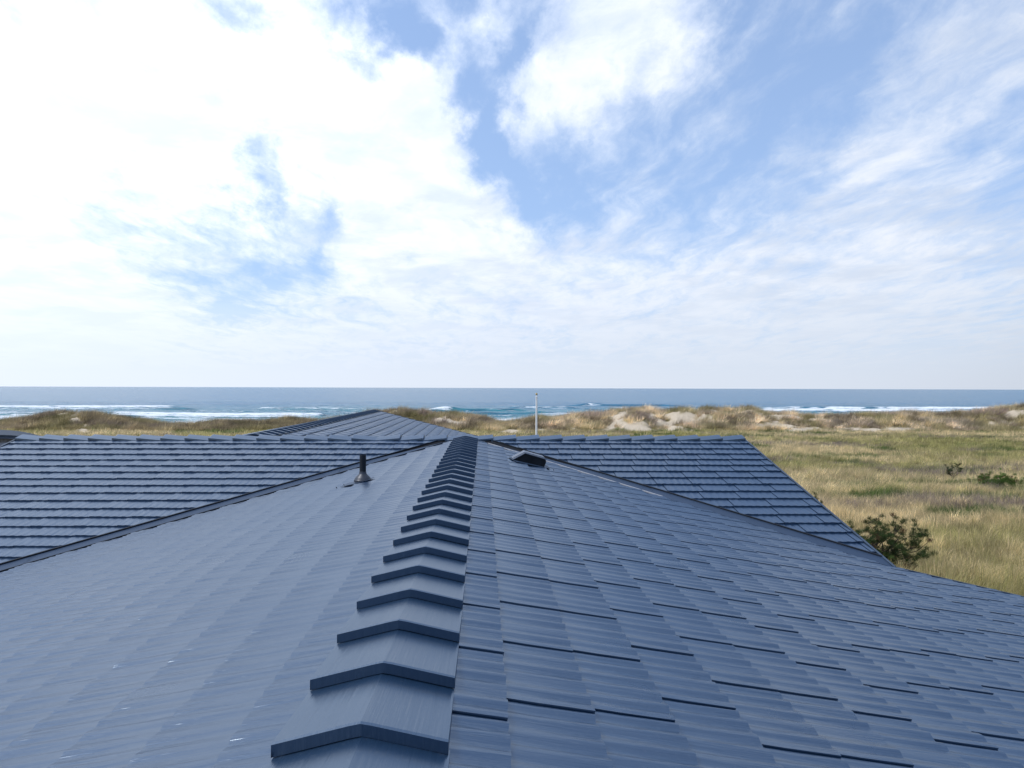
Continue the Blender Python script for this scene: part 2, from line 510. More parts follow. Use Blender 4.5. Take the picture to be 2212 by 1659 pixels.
panels.sort(key=lambda t: -t[0])
def cut_mesh(M, k, cuts):
    V, F, UV, SM = VAR[k]
    bm = bmesh.new()
    vs = [bm.verts.new(v) for v in V]
    lay_uv = bm.loops.layers.uv.new('UVMap')
    for f, sm in zip(F, SM):
        fc = bm.faces.new([vs[i] for i in f]); fc.smooth = bool(sm)
        for lp, i in zip(fc.loops, f): lp[lay_uv].uv = UV[i]
    Mi = M.inverted(); R = Mi.to_3x3()
    for (pc, pn) in cuts:
        bmesh.ops.bisect_plane(bm, geom=bm.verts[:]+bm.edges[:]+bm.faces[:], plane_co=Mi @ pc, plane_no=(R @ pn), clear_inner=True, clear_outer=False, dist=1e-5)
    return bm
sv, sf, suv, ssm = [], [], [], []; nb = 0
count = 0
NIND = 299
for (area, M, k, cuts, lh) in panels:
    if count < NIND:
        if cuts:
            bm = cut_mesh(M, k, cuts)
            if not bm.faces: bm.free(); continue
            me = bpy.data.meshes.new('shingle'); bm.to_mesh(me); bm.free(); me.materials.append(M_SH)
        else:
            if k not in VMESH:
                V, F, UV, SM = VAR[k]
                VMESH[k] = mesh_np('shingle', V, F, M_SH, SM, UV)
            me = VMESH[k]
        o = part(obj('shingle', me))
        o.matrix_world = M
        o.parent = house; o.matrix_parent_inverse = Matrix.Translation((-XR, -YC, 0)); o.matrix_basis = M
        count += 1
    else:
        if cuts:
            bm = cut_mesh(M, k, cuts)
            if not bm.faces: bm.free(); continue
            bm.verts.index_update()
            ul = bm.loops.layers.uv.active
            V = np.array([v.co[:] for v in bm.verts]); UV = np.zeros((len(V), 2)); F = []; SM = []
            for f in bm.faces:
                ids = [v.index for v in f.verts]
                for lp in f.loops: UV[lp.vert.index] = lp[ul].uv[:]
                if len(ids) == 3: F.append(ids+[ids[0]]) if False else F.append((ids[0], ids[1], ids[2], -1))
                elif len(ids) == 4: F.append(tuple(ids))
                else:
                    for q in range(1, len(ids)-1): F.append((ids[0], ids[q], ids[q+1], -1))
                while len(SM) < len(F): SM.append(f.smooth)
            bm.free()
            F = np.array(F); SM = np.array(SM)
        else:
            V, F, UV, SM = VAR[k]
            UV = UV + np.array([random.uniform(0, 40), float(random.randint(0, 10))])
        Mn = np.array(M)
        Vw = V @ Mn[:3, :3].T + Mn[:3, 3]
        sv.append(Vw); sf.append(np.where(F >= 0, F+nb, -1)); suv.append(UV); ssm.append(SM); nb += len(Vw)
sv = np.concatenate(sv); sf = np.concatenate(sf); suv = np.concatenate(suv); ssm = np.concatenate(ssm)
faces = [tuple(int(i) for i in f if i >= 0) for f in sf]
me = bpy.data.meshes.new('shingles'); me.from_pydata(sv.tolist(), [], faces)
me.polygons.foreach_set('use_smooth', ssm)
ul = me.uv_layers.new(name='UVMap'); li = np.zeros(len(me.loops), np.int32); me.loops.foreach_get('vertex_index', li)
ul.data.foreach_set('uv', suv[li].astype(np.float32).ravel()); me.materials.append(M_SH)
me.validate()
o = part(obj('shingles', me)); o['kind'] = 'stuff'; o['label'] = 'metal shingles covering the rest of the roof slopes'

# roof deck under the shingles ------------------------------------
def poly_deck(name, pts, mat=M_DECK, drop=0.0, th=.03):
    m = MB(); m.prism([(p[0], p[1], p[2]-drop) for p in pts], (0, 0, -th)); return part(m.build(name, mat))
def zf(x): return ZR - PT*abs(x-XR)
def zcy(y): return ZR - PT*abs(y-YC)
xe, xw = XR+RUN, XL
poly_deck('roof_deck', [(XR, YB, ZR), (xe, YB, zf(xe)), (xe, YG, zf(xe)), (XG, YG, zf(XG)), (XG, YC-(XG-XR), zf(XG)), (XR, YC, ZR)])
poly_deck('roof_deck', [(XR, YB, ZR), (XR, YC, ZR), (xw, YC-(XR-xw), zf(xw)), (xw, YB, zf(xw))])
poly_deck('roof_deck', [(XR, YC, ZR), (XG, YC-(XG-XR), zf(XG)), (XG, YC, ZR)])
poly_deck('roof_deck', [(XR, YC, ZR), (XL, YC, ZR), (XL, YC-(XR-XL), zf(XL))])
yb2 = YC+4.5*H
poly_deck('roof_deck', [(XL, YC, ZR), (XG, YC, ZR), (XG, yb2, zcy(yb2)), (XL, yb2, zcy(yb2))], M_FLASH)
xa, xb = XW+6.2*H, XW-7.2*H
poly_deck('roof_deck', [(XW, YC, ZW), (XW, YW, ZW), (xa, YW, ZW-PR2*(xa-XW)), (xa, YC, ZW-PR2*(xa-XW))], drop=.004)
poly_deck('roof_deck', [(XW, YC, ZW), (xb, YC, ZW-PL2*(XW-xb)), (xb, YW, ZW-PL2*(XW-xb)), (XW, YW, ZW)], drop=.004)
# walls
m = MB()
m.prism([(xw+.4, YB+.3, 0), (xe-.4, YB+.3, 0), (xe-.4, YB+.3, zf(xe-.4)-.06), (XR, YB+.3, ZR-.06), (xw+.4, YB+.3, zf(xw+.4)-.06)], (0, YG-.3-YB-.3, 0))
part(m.build('wall', M_WALL))
m = MB()
m.prism([(XL+.25, YC-6.2*H, 0), (XL+.25, yb2-.3, 0), (XL+.25, yb2-.3, zcy(yb2-.3)-.06), (XL+.25, YC, ZR-.06), (XL+.25, YC-6.2*H, zcy(YC-6.2*H)-.06)], (XG-XL-.5, 0, 0))
part(m.build('wall', M_WALL))
m = MB()
m.prism([(xb+.4, YC+1, 0), (xa-.4, YC+1, 0), (xa-.4, YC+1, ZW-PR2*(xa-.4-XW)-.08), (XW, YC+1, ZW-.08), (xb+.4, YC+1, ZW-PL2*(XW-xb-.4)-.08)], (0, YW-.3-YC-1, 0))
part(m.build('wall', M_WALL))

# ridge caps -------------------------------------------------------
def cap_mesh(pl, pr, k, th=.035):
    """chevron cap along +y (its raised butt end at y=0, facing -y). pl, pr: slopes left and right"""
    r = random.Random(k)
    hw = .232
    Lc = CAPL+.035
    def prof(w, dz):
        out = []
        for i, x in enumerate((-hw, -hw*.55, -.030, 0, .030, hw*.55, hw)):
            s = pl if x < 0 else pr
            z = -s*abs(x)
            if i == 3: z -= .0015
            out.append((x, z+w+dz))
        return out
    V, F, UV, SM = [], [], [], []
    ys = [0, .012, CAPL*.5, Lc]
    ws = [.060, .062, .042, .020]
    for y, w in zip(ys, ws):
        for (x, z) in prof(w, 0):
            V.append((x, y, z)); UV.append((x*.8+k*2.3, y*.45+k))
    n = 7
    for j in range(3):
        for i in range(6):
            F.append([j*n+i, j*n+i+1, (j+1)*n+i+1, (j+1)*n+i]); SM.append(True)
    # butt face with folded hem
    b = len(V)
    for (x, z) in prof(.060, 0): V.append((x, 0, z)); UV.append((x, z))
    for (x, z) in prof(.060-th, 0): V.append((x, 0.004, z)); UV.append((x, z))
    for (x, z) in prof(.060-th, 0): V.append((x, 0.030, z)); UV.append((x, z))
    for i in range(6):
        F.append([b+i, b+n+i, b+n+i+1, b+i+1]); SM.append(False)
        F.append([b+n+i, b+2*n+i, b+2*n+i+1, b+n+i+1]); SM.append(False)
    # side hems
    for sgn, col in ((-1, 0), (1, 6)):
        b = len(V)
        for j in range(4):
            x, y, z = V[j*n+col]; V.append((x, y, z)); V.append((x, y, z-th*(1-.25*j/3))); UV.append((y, 0)); UV.append((y, .03))
        for j in range(3):
            q = [b+2*j, b+2*j+1, b+2*j+3, b+2*j+2]
            F.append(q[::-1] if sgn < 0 else q); SM.append(False)
    me = bpy.data.meshes.new('ridge_cap'); me.from_pydata(V, [], F)
    me.polygons.foreach_set('use_smooth', SM)
    ul = me.uv_layers.new(name='UVMap')
    for lp in me.loops: ul.data[lp.index].uv = UV[lp.vertex_index]
    me.materials.append(M_CAP)
    # keep the crease and the butt crisp
    try: me.set_sharp_from_angle(angle=math.radians(12))
    except Exception: pass
    return me
CAPS = [cap_mesh(PT, PT, k) for k in range(5)]
CAPB = [cap_mesh(PL2, PR2, k) for k in range(3)]
def put_cap(me, loc, rz, jig=.003):
    o = obj('ridge_cap', me)
    j = random.uniform
    Mx = Matrix.Translation((loc[0]+j(-jig, jig), loc[1]+j(-jig, jig), loc[2]+j(0, .001))) @ Matrix.Rotation(rz+j(-.006, .006), 4, 'Z')
    o.parent = house; o.matrix_parent_inverse = Matrix.Translation((-XR, -YC, 0)); o.matrix_basis = Mx
    return o
# front ridge: butts face the camera; first seen butt at Y = 2.02 H
y = 2.155*H - 28*CAPL; i = 0
while y < YC-.12:
    if y > YB: put_cap(CAPS[i % 5], (XR, y, ZR-.001), 0)
    y += CAPL; i += 1
ymeet = -2.25*H
x = XL-.01; i = 0
while x < ymeet-.1:                     # left half, butts face -X: rotate +y to +x
    put_cap(CAPS[i % 5], (x, YC, ZR-.001), -math.pi/2); x += CAPL; i += 1
x = XG+.01
while x > ymeet+.1:
    put_cap(CAPS[i % 5], (x, YC, ZR-.001), math.pi/2); x -= CAPL; i += 1
y = YC+.35
while y < YW-.2:
    put_cap(CAPB[i % 3], (XW, y, ZW-.001), 0); y += CAPL; i += 1

# valley flashing --------------------------------------------------
def valley(side):
    n_seg = [0, 2.25*H, 5.6*H, 9.0*H] if side < 0 else [0, 3.25*H, 5.79*H]
    for a, b in zip(n_seg[:-1], n_seg[1:]):
        m = MB()
        lift = .012
        def P_(t, d):        # t along the valley in plan, d offset in +Y onto the cross slope
            x = XR+side*t; yv = YC-t+d
            return V3((x, yv, (zcy(yv) if d >= 0 else zf(x))+lift))
        def Q_(t, d):        # offset on the front slope
            x = XR+side*(t-d); return V3((x, YC-t, zf(x)+lift))
        a2 = a-.04 if a > 0 else a
        dz_ = .004 if a > 0 else 0
        up = V3((0, 0, .003))
        q = [P_(a2, 0), P_(b, 0), P_(b, VO+.06), P_(a2, VO+.06)]
        m.prism(q, (0, 0, .0025+dz_))
        # small folded lip under the cut shingles, and the flange on the other slope
        q = [Q_(a2, 0)+V3((0, 0, .0003)), Q_(b, 0)+V3((0, 0, .0003)), Q_(b, .2), Q_(a2, .2)]
        m.prism(q, (0, 0, .0015))
        part(m.build('valley_flashing', M_FLASH))
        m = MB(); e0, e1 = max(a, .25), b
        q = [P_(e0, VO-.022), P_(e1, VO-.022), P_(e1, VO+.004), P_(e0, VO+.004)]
        m.prism(q, (0, 0, .024)); part(m.build('valley_edge_shadow', M_PIPE))  # near-black strip painted in for the shadow gap along the cut shingles
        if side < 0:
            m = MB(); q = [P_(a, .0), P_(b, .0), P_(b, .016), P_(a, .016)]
            m.prism(q, (0, 0, .020)); part(m.build('valley_edge_shadow', M_PIPE))  # same painted shadow line along the crease, left valley only
    t0, t1 = .45*H, (3.3*H if side > 0 else .4*H)
    if side > 0:
        m = MB()
        A = V3((XR+t0, YC-t0, zf(XR+t0))); B = V3((XR+t1, YC-t1, zf(XR+t1)))
        w = V3((.018, .018, 0)); u = V3((0, 0, .028))
        m.add([A-w*.2, B-w*.2, B+w, A+w, A-w*.2+u, B-w*.2+u, B+w+u, A+w+u], [(0, 1, 2, 3), (4, 5, 6, 7), (0, 1, 5, 4), (1, 2, 6, 5), (2, 3, 7, 6), (3, 0, 4, 7)])
        part(m.build('valley_rib', M_RIB))
valley(-1); valley(1)
# rake trims
def rake(p, q, out, name='rake_trim'):
    m = MB(); o_ = V3(out)*.03
    P_, Q_ = V3(p), V3(q)
    m.add([P_, Q_, Q_+o_, P_+o_, P_+V3((0, 0, .03)), Q_+V3((0, 0, .03)), Q_+o_+V3((0, 0, .03)), P_+o_+V3((0, 0, .03)),
           ], [(0, 1, 2, 3), (4, 5, 6, 7), (0, 1, 5, 4), (1, 2, 6, 5), (2, 3, 7, 6), (3, 0, 4, 7)])
    m.add([P_+o_, Q_+o_, Q_+o_*1.2, P_+o_*1.2, P_+o_+V3((0, 0, -.18)), Q_+o_+V3((0, 0, -.18)), Q_+o_*1.2+V3((0, 0, -.18)), P_+o_*1.2+V3((0, 0, -.18))],
          [(0, 1, 2, 3), (4, 5, 6, 7), (0, 1, 5, 4), (1, 2, 6, 5), (2, 3, 7, 6), (3, 0, 4, 7)])
    return part(m.build(name, M_TRIM))
rake((XG, YC-(XG-XR)+.0, zf(XG)), (XG, YC, ZR), (1, 0, 0))
rake((XL, YC-(XR-XL), zf(XL)), (XL, YC, ZR), (-1, 0, 0))
rake((XG+.05, YG, zf(XG+.05)), (xe, YG, zf(xe)), (0, 1, 0))
rake((XW+.02, YW, ZW-.004), (xa, YW, ZW-PR2*(xa-XW)), (0, 1, 0))
rake((XW-.02, YW, ZW-.004), (xb, YW, ZW-PL2*(XW-xb)), (0, 1, 0))
m = MB(); m.box((xe, YB, zf(xe)-.14), (xe+.11, YG, zf(xe)-.02)); part(m.build('gutter', M_TRIM))
m = MB(); m.box((xw-.11, YB, zf(xw)-.14), (xw, YC-(XR-XL)-.1, zf(xw)-.02)); part(m.build('gutter', M_TRIM))

# plumbing vent pipe on the left slope ------------------------------
def sub(o, p):
    o.parent = p; return o
px_, py_ = -1.676*H, 10.4*H
pz = zf(px_)+.02
vp = MB(); vp.tube([(0, 0, .05), (0, 0, .345)], .041, 28, False)
vp.tube([(0, 0, .345), (0, 0, .10)], .035, 28, False)
vp.tube([(0, 0, .345), (0, 0, .346)], [.041, .035], 28, False)
pipe = part(vp.build('vent_pipe', M_PIPE, smooth=True)); pipe.matrix_basis = Matrix.Translation((px_, py_, pz))
pipe['label'] = 'black plumbing vent pipe standing on the pale left slope'
b_ = MB()
b_.lathe([(.112, .0), (.112, .022), (.105, .030), (.098, .046), (.082, .066), (.058, .088), (.046, .105), (.0445, .128), (.041, .130)], (0, 0, .005), 32)
boot = sub(b_.build('pipe_boot', M_BOOT, smooth=True), pipe)
# sheet under the boot, following the slope
b_ = MB(); q = []
for (x, y) in ((-.26, -.13), (-.08, -.19), (.10, -.12), (.13, .14), (-.22, .16)):
    q.append((x, y, PT*x+.014))
b_.prism(q, (0, 0, .003))
sub(b_.build('flashing_sheet', M_FLASH), pipe)
for (x, y) in ((-.30, -.16), (-.235, -.02)):
    b_ = MB(); b_.lathe([(.006, 0), (.006, .012), (.003, .016)], (x, y, PT*x+.012), 8); sub(b_.build('screw', M_PIPE, smooth=True), pipe)

# box vent on the right slope ----------------------------------------
vx, vy = XR+.86*H, 12.3*H                   # upslope near corner
def vz(x): return zf(vx+x)-zf(vx)
rv = MB()
dpt = .36
# side outline (x downslope, z up): rises, follows the slope, rounded nose, back to the roof
out = [(.00, .012), (.185, .152+vz(.185))]
def arc(cx, cz, r, a0, a1, n):
    return [(cx+r*math.cos(math.radians(a0+(a1-a0)*i/n)), cz+r*math.sin(math.radians(a0+(a1-a0)*i/n))) for i in range(n+1)]
out += arc(.450, .078+vz(.450), .055, 78, 0, 6)
out += [(.475, .012+vz(.475))]
body = [(x, 0, z) for x, z in out]
rv.prism(body, (0, dpt, 0))
vent = part(rv.build('roof_vent', M_VENT, smooth=False)); vent.matrix_basis = Matrix.Translation((vx, vy, zf(vx)+.02))
vent['label'] = 'black hooded roof vent with pale edge strips on the right slope'
# cover sheets: two pale bent strips over the near edge and a dark one between
def strip(y0, y1, off, name, mat):
    s_ = MB(); n = len(out)-2
    ins, outs = [], []
    for i, (x, z) in enumerate(out[:-3]):
        nx, nz = (-.6, .8) if i == 0 else ((-.25, 1) if i == 1 else (.15, 1))
        l = math.hypot(nx, nz); ins.append((x+nx/l*.001, y0, z+nz/l*.001)); outs.append((x+nx/l*off, y0, z+nz/l*off))
    n = len(ins); V = ins+outs+[(x, y1, z) for x, y, z in ins]+[(x, y1, z) for x, y, z in outs]
    F = []
    for i in range(n-1):
        F += [(i, i+1, n+i+1, n+i), (2*n+i, 3*n+i, 3*n+i+1, 2*n+i+1), (n+i, n+i+1, 3*n+i+1, 3*n+i), (i, 2*n+i, 2*n+i+1, i+1)]
    F += [(0, n, 3*n, 2*n), (n-1, 2*n-1, 4*n-1, 3*n-1)]
    s_.add(V, F)
    return sub(s_.build(name, mat), vent)
strip(-.030, .045, .012, 'edge_strip', M_VEDGE)
strip(.055, .36, .020, 'hood_cover', M_VEDGE)
# louvre grille pressed into the near side
for c in range(4):
    for r_ in range(5):
        g = MB(); x0 = .205+c*.030; z0 = .030+vz(x0)+r_*.019
        g.box((x0, -.006, z0), (x0+.018, .001, z0+.009)); sub(g.build('louvre', M_VENT), vent)
for (x, y) in ((.54, -.06), (.60, -.20)):
    g = MB(); g.lathe([(.007, 0), (.007, .012), (.003, .016)], (x, y, vz(x)+.012), 8); sub(g.build('screw', M_VENT, smooth=True), vent)
g = MB(); g.prism([(.05, -.22, vz(.05)+.012), (.40, -.14, vz(.40)+.012), (.56, -.06, vz(.56)+.012), (.56, .4, vz(.56)+.012), (-.05, .4, vz(-.05)+.012), (-.02, -.02, vz(-.02)+.012)], (0, 0, .003))
sub(g.build('base_flange', M_FLASH), vent)

# ------------------------------------------------------------------ neighbouring building with the barrel roof
def rshed():
    X0, Y0 = -.645*26.6, 26.6
    s = empty('shed', (X0, Y0, 0)); s.rotation_euler = (0, 0, math.atan(.645)); tag(s, 'grey shingled building with a shallow arched roof beyond the far left gable', 'building')
    R_, top, th = 4.2, 5.29, .13
    half = 3.0
    def arcz(x): return top - R_ + math.sqrt(R_*R_-x*x)
    xs = np.linspace(-half, half, 25)
    m = MB(); V = []
    for x in xs:
        for (y, dz) in ((-.07, 0), (3.6, 0), (3.6, -th), (-.07, -th)): V.append((x, y, arcz(x)+dz))
    F = []
    for i in range(24):
        for k in range(4): F.append((i*4+k, i*4+(k+1) % 4, i*4+4+(k+1) % 4, i*4+4+k))
    F += [(3, 2, 1, 0), (96, 97, 98, 99)]
    m.add(V, F); rf = m.build('roof', plain('asphalt_roofing', (.05, .065, .085), .8, 0, 90, .5, .003, .3), s, smooth=True)
    # flat moulding under the roof edge
    m = MB(); V = []
    for x in xs:
        for (y, dz) in ((-.095, -.085), (-.07, -.085), (-.07, -.13), (-.095, -.13)): V.append((x, y, arcz(x)+dz))
    m.add(V, F); m.build('fascia', M_VEDGE, s)
    wl = MB(); V = [(x, 0, arcz(x)-th-.01) for x in xs]
    wl.prism([(-half+.1, 0, 0), (half-.1, 0, 0)]+[(x, 0, arcz(x)-th-.005) for x in xs[::-1][1:-1]], (0, 3.3, 0))
    wall = wl.build('wall', M_WALL, s)
    cols = [plain('cedar_shingle', (.31, .33, .38), .85, 0, 30, .35, .004), plain('cedar_shingle', (.24, .26, .31), .85, 0, 30, .35, .004)]
    row = 0; z = 5.0-.23
    r = random.Random(4)
    while z > 3.4:
        x = -1.2+r.uniform(-.1, 0)
        while x < half-.2:
            w = r.uniform(.11, .24)
            zt = min(z+.23, arcz(min(x+w, 2.9))-.15)
            if zt > z+.04:
                m = MB(); d = .016+r.uniform(0, .008)
                m.add([(x, -d-.006, z), (x+w-.008, -d-.006, z), (x+w-.008, -.004, z), (x, -.004, z), (x, -.010, zt), (x+w-.008, -.010, zt), (x+w-.008, -.003, zt), (x, -.003, zt)],
                      [(0, 1, 2, 3), (4, 5, 6, 7), (0, 1, 5, 4), (1, 2, 6, 5), (2, 3, 7, 6), (3, 0, 4, 7)])
                o = m.build('shingle', cols[r.random() < .45]); o.parent = wall
            x += w
        z -= .20; row += 1
rshed()

# ------------------------------------------------------------------ flagpole
fp = empty('flagpole', (3.29, 45, 0)); tag(fp, 'white flagpole with a gold ball rising behind the cross ridge before the sea', 'flagpole')
M_WHITE = plain('white_pole_paint', (.88, .88, .87), .35, 0, 3, .03)
M_GOLD = plain('gold_ball', (.42, .30, .12), .35, .7, 5, .1)
ztop = 6.60
m = MB(); m.tube([(0, 0, 0), (0, 0, 3), (0, 0, ztop-.16)], [.075, .068, .050], 20); m.build('pole', M_WHITE, fp, smooth=True)
m = MB(); m.lathe([(.052, 0), (.085, .015), (.085, .045), (.05, .06), (.018, .075), (.018, .13)], (0, 0, ztop-.17), 20); m.build('truck', M_WHITE, fp, smooth=True)
bm = bmesh.new(); bmesh.ops.create_uvsphere(bm, u_segments=20, v_segments=12, radius=.068)
me = bpy.data.meshes.new('finial'); bm.to_mesh(me); bm.free(); me.materials.append(M_GOLD)
me.polygons.foreach_set('use_smooth', [True]*len(me.polygons))
o = obj('finial', me, fp); o.location = (0, 0, ztop+.02)
m = MB(); m.box((-.09, -.09, 0), (.09, .09, .05)); m.build('base_plate', M_WHITE, fp)

# ------------------------------------------------------------------ terrain
# silhouette of the dune grass in the photograph: x -> y of the top
SIL = [(-400, 900), (-100, 902), (0, 908), (60, 900), (110, 890), (160, 887), (215, 889), (260, 898), (310, 906), (360, 916), (420, 913), (470, 908), (560, 909), (620, 901), (650, 904),
       (690, 910), (800, 892), (850, 880), (890, 886), (930, 890), (985, 893), (1015, 897), (1050, 903), (1080, 911), (1115, 910), (1160, 899), (1195, 901), (1240, 893), (1280, 893),
       (1310, 890), (1345, 881), (1375, 882), (1395, 879), (1430, 888), (1470, 883), (1500, 888), (1530, 880), (1570, 884), (1620, 883), (1650, 893), (1700, 895), (1740, 899), (1790, 896),
       (1830, 899), (1870, 895), (1930, 891), (1990, 893), (2050, 893), (2110, 888), (2160, 884), (2212, 878), (2300, 876), (2500, 884), (2800, 886)]
SX = np.array([a for a, b in SIL], float); SY = np.array([b for a, b in SIL], float)
def horizon_y(px): return HOR + (px-1106)*math.tan(math.radians(.18))
SAND = [(1342, 905, 22, 20), (1322, 920, 16, 10), (1402, 905, 16, 16), (1375, 925, 30, 8), (1430, 917, 26, 9), (1455, 925, 18, 6), (1513, 897, 30, 15), (1490, 905, 22, 13), (1540, 890, 14, 9), (1655, 922, 20, 6), (1680, 905, 6, 6),
        (1905, 928, 60, 5), (1725, 928, 30, 5), (165, 905, 14, 12), (178, 925, 12, 14), (118, 920, 8, 4), (135, 925, 12, 5), (95, 918, 8, 4), (598, 907, 18, 7), (2190, 895, 22, 11), (2160, 915, 22, 7), (2206, 925, 12, 5), (2070, 920, 8, 4),
        (1060, 897, 8, 7), (1185, 930, 22, 5), (1105, 933, 22, 5), (1240, 925, 12, 4), (960, 905, 8, 6)]
def terrain_z(X, Y):
    px = 1106 + ((X*math.cos(YAW)-Y*math.sin(YAW))/np.maximum(X*math.sin(YAW)+Y*math.cos(YAW), 1))*FPX
    yc = 134 + 9*(fbm(X*.018+3, X*0+1.5, 5, 3)-.5)*2
    drop = np.interp(px, SX, SY) - horizon_y(px)
    zc_ = CAM_Z - drop*yc/FPX - .45
    dyf = (Y-yc)
    rise = sstep(Y, 117.5+6*(fbm(X*.05, X*0, 8, 2)-.5), yc)
    shape = np.where(dyf < 0, rise, 1-.12*sstep(dyf, 0, 12)-1.1*sstep(dyf, 8, 45))
    hum = ((fbm(X*.16, Y*.16, 21, 4)-.5)*3.0 + (np.abs(fbm(X*.24, Y*.24, 24, 3)-.5)*-6.0+.75))*sstep(Y, 116, 126)*np.where(dyf < 0, .55+.45*sstep(-dyf, 0, 6), .55*(1-sstep(dyf, 0, 6)))
    field = (fbm(X*.05, Y*.05, 2, 4)-.5)*.9*sstep(np.hypot(X, Y), 18, 34)*(1-sstep(Y, 110, 120)) + (fbm(X*.35, Y*.35, 3, 2)-.5)*.25*sstep(np.hypot(X, Y-8), 26, 32)
    field = field*(1-.75*sstep(Y, 70, 105))
    z = field*(1-sstep(Y, 112, 122)) + np.where(Y > 112, zc_*shape + hum*np.clip(zc_, .5, 3)/3, 0)
    zl = CAM_Z - drop*Y/FPX - .45 - .07*dyf + hum*.4
    z = np.where(dyf > 0, np.minimum(np.maximum(zl, -6), z+9*(dyf > 2)), z)
    z = np.where(Y > yc+30, z-(z+7.0)*sstep(Y, yc+30, 215), z)
    return z
def sand_mask(X, Y, Z):
    pr = project(np.stack([X, Y, Z], 1))
    m_ = np.zeros(len(X))
    jx = (fbm(X*.45, Y*.45, 31, 4)-.5)*4.2
    for (sx, sy, rx, ry) in SAND:
        d = ((pr[:, 0]-sx)/rx)**2 + ((pr[:, 1]-sy)/ry)**2
        m_ = np.maximum(m_, sstep(1.05-d+jx, 0, .6))
    m_ = m_*(Y > 114)*(Y < 150)
    pr2 = fbm(X*.12+40, Y*.2, 44, 4)
    m_ = np.maximum(m_, sstep(pr2, .645, .70)*sstep(Y, 116, 122))
    m_ = np.maximum(m_, sstep(Y, 150, 165))
    return m_
ys = np.concatenate([np.arange(-1500, -60, 120), np.arange(-60, 20, 8), np.arange(20, 110, 1.6), np.arange(110, 150, .55), np.arange(150, 175, 2.5), np.arange(175, 300, 8)])
xs = np.concatenate([np.arange(-900, -170, 40), np.arange(-170, 190, .75), np.arange(190, 900, 40)])
GX, GY = np.meshgrid(xs, ys)
X = GX.ravel(); Y = GY.ravel(); Z = terrain_z(X, Y)
sm = sand_mask(X, Y, Z)
nx_, ny_ = len(xs), len(ys)
idx = np.arange(nx_*ny_).reshape(ny_, nx_)
F = np.stack([idx[:-1, :-1], idx[:-1, 1:], idx[1:, 1:], idx[1:, :-1]], -1).reshape(-1, 4)
m_gr, N, b = new_mat('dune_ground')
at = N.n('ShaderNodeAttribute', attribute_name='sand'); at.attribute_name = 'sand'
gm = N.n('ShaderNodeNewGeometry'); pos = gm.outputs['Position']
g1 = N.noise(pos, .35, 6, .65); g2 = N.noise(pos, 3.5, 6, .7)
soil = N.mix(N.smooth(g1, .35, .65), (.20, .17, .075, 1), (.30, .24, .12, 1))
soil = N.mix(N.smooth(g2, .4, .7), soil, (.13, .11, .06, 1))
sandc = N.mix(N.smooth(g2, .3, .7), (.62, .52, .39, 1), (.50, .42, .31, 1))
N.l(N.mix(at.outputs['Fac'], soil, sandc), b.inputs['Base Color']); b.inputs['Roughness'].default_value = .95
N.l(bump(N, g2, .8, .10), b.inputs['Normal']); b.inputs['Specular IOR Level'].default_value = .1
o = obj('ground', mesh_np('ground', np.stack([X, Y, Z], 1), F, m_gr, True, attrs={'sand': sm})); o['kind'] = 'structure'
o['label'] = 'sandy ground of the field and the dunes'

# ------------------------------------------------------------------ grass
m_g, N, b = new_mat('beach_grass')
at = N.n('ShaderNodeVertexColor'); at.layer_name = 'col'
N.l(at.outputs[0], b.inputs['Base Color']); b.inputs['Roughness'].default_value = .6
b.inputs['Specular IOR Level'].default_value = .25
tr = N.n('ShaderNodeBsdfTranslucent'); N.l(at.outputs[0], tr.inputs[0])
mx = N.n('ShaderNodeMixShader'); mx.inputs[0].default_value = .5
outn = [n for n in m_g.node_tree.nodes if n.type == 'OUTPUT_MATERIAL'][0]
N.l(b.outputs[0], mx.inputs[1]); N.l(tr.outputs[0], mx.inputs[2]); N.l(mx.outputs[0], outn.inputs[0])

def palette(X, Y, n, dune):
    straw = np.array([.66, .52, .25]); olive = np.array([.38, .34, .11]); pale = np.array([.72, .60, .39]); dead = np.array([.26, .20, .15]); green = np.array([.10, .15, .035])
    a = fbm(X*.06, Y*.06, 51, 4); b_ = fbm(X*.22+9, Y*.30, 52, 4); c_ = fbm(X*.11+30, Y*.26, 53, 5)
    t = sstep(a+.35*(b_-.5)+.10*rng.normal(size=len(X)), .34, .62)[:, None]
    col = olive*(1-t)+straw*t
    if dune:
        t = sstep(b_+.15*rng.normal(size=len(X)), .42, .62)[:, None]
        t2 = sstep(X, -40, 60)[:, None]
        col = (np.array([.36, .29, .14])*(1-t)+(pale*.85*t2+straw*.8*(1-t2))*t)
        clump = sstep(fbm(X*.55, Y*.8, 59, 3), .40, .60)[:, None]
        brown = sstep(fbm(X*.28, Y*.35, 91, 4), .46, .60)[:, None]
        col = col*(1-brown*.55)+np.array([.27, .21, .14])*brown*.55
        col = col*(.42+.85*clump)
        crest = sstep(fbm(X*.2, Y*.2, 58, 3), .52, .66)[:, None]
        col = col*(1-crest*.55)+np.array([.24, .22, .08])*crest*.55
    dm = (sstep(c_, .60, .68)*sstep(rng.random(len(X)), .2, .5))[:, None]
    col = col*(1-dm)+dead*dm
    gm_ = (sstep(fbm(X*.15+70, Y*.35+5, 54, 4), .63, .70)*(0 if dune else 1))[:, None]
    col = col*(1-gm_)+green*gm_
    cl = sstep(fbm(X*.8, Y*1.3, 66, 3), .32, .62)[:, None]
    col = col*(1.08 if dune else (.74+.48*cl))
    col = col*np.exp(rng.normal(scale=.28, size=(len(X), 1)))
    col = col*(np.array([1.48, 1.46, 1.66])*(.62+.40*sstep(X, -25, 20))[:, None] if dune else np.array([1.07, 1.08, 1.28]))
    return np.repeat(col, n, 0)*np.exp(rng.normal(scale=.16, size=(len(X)*n, 1))), c_

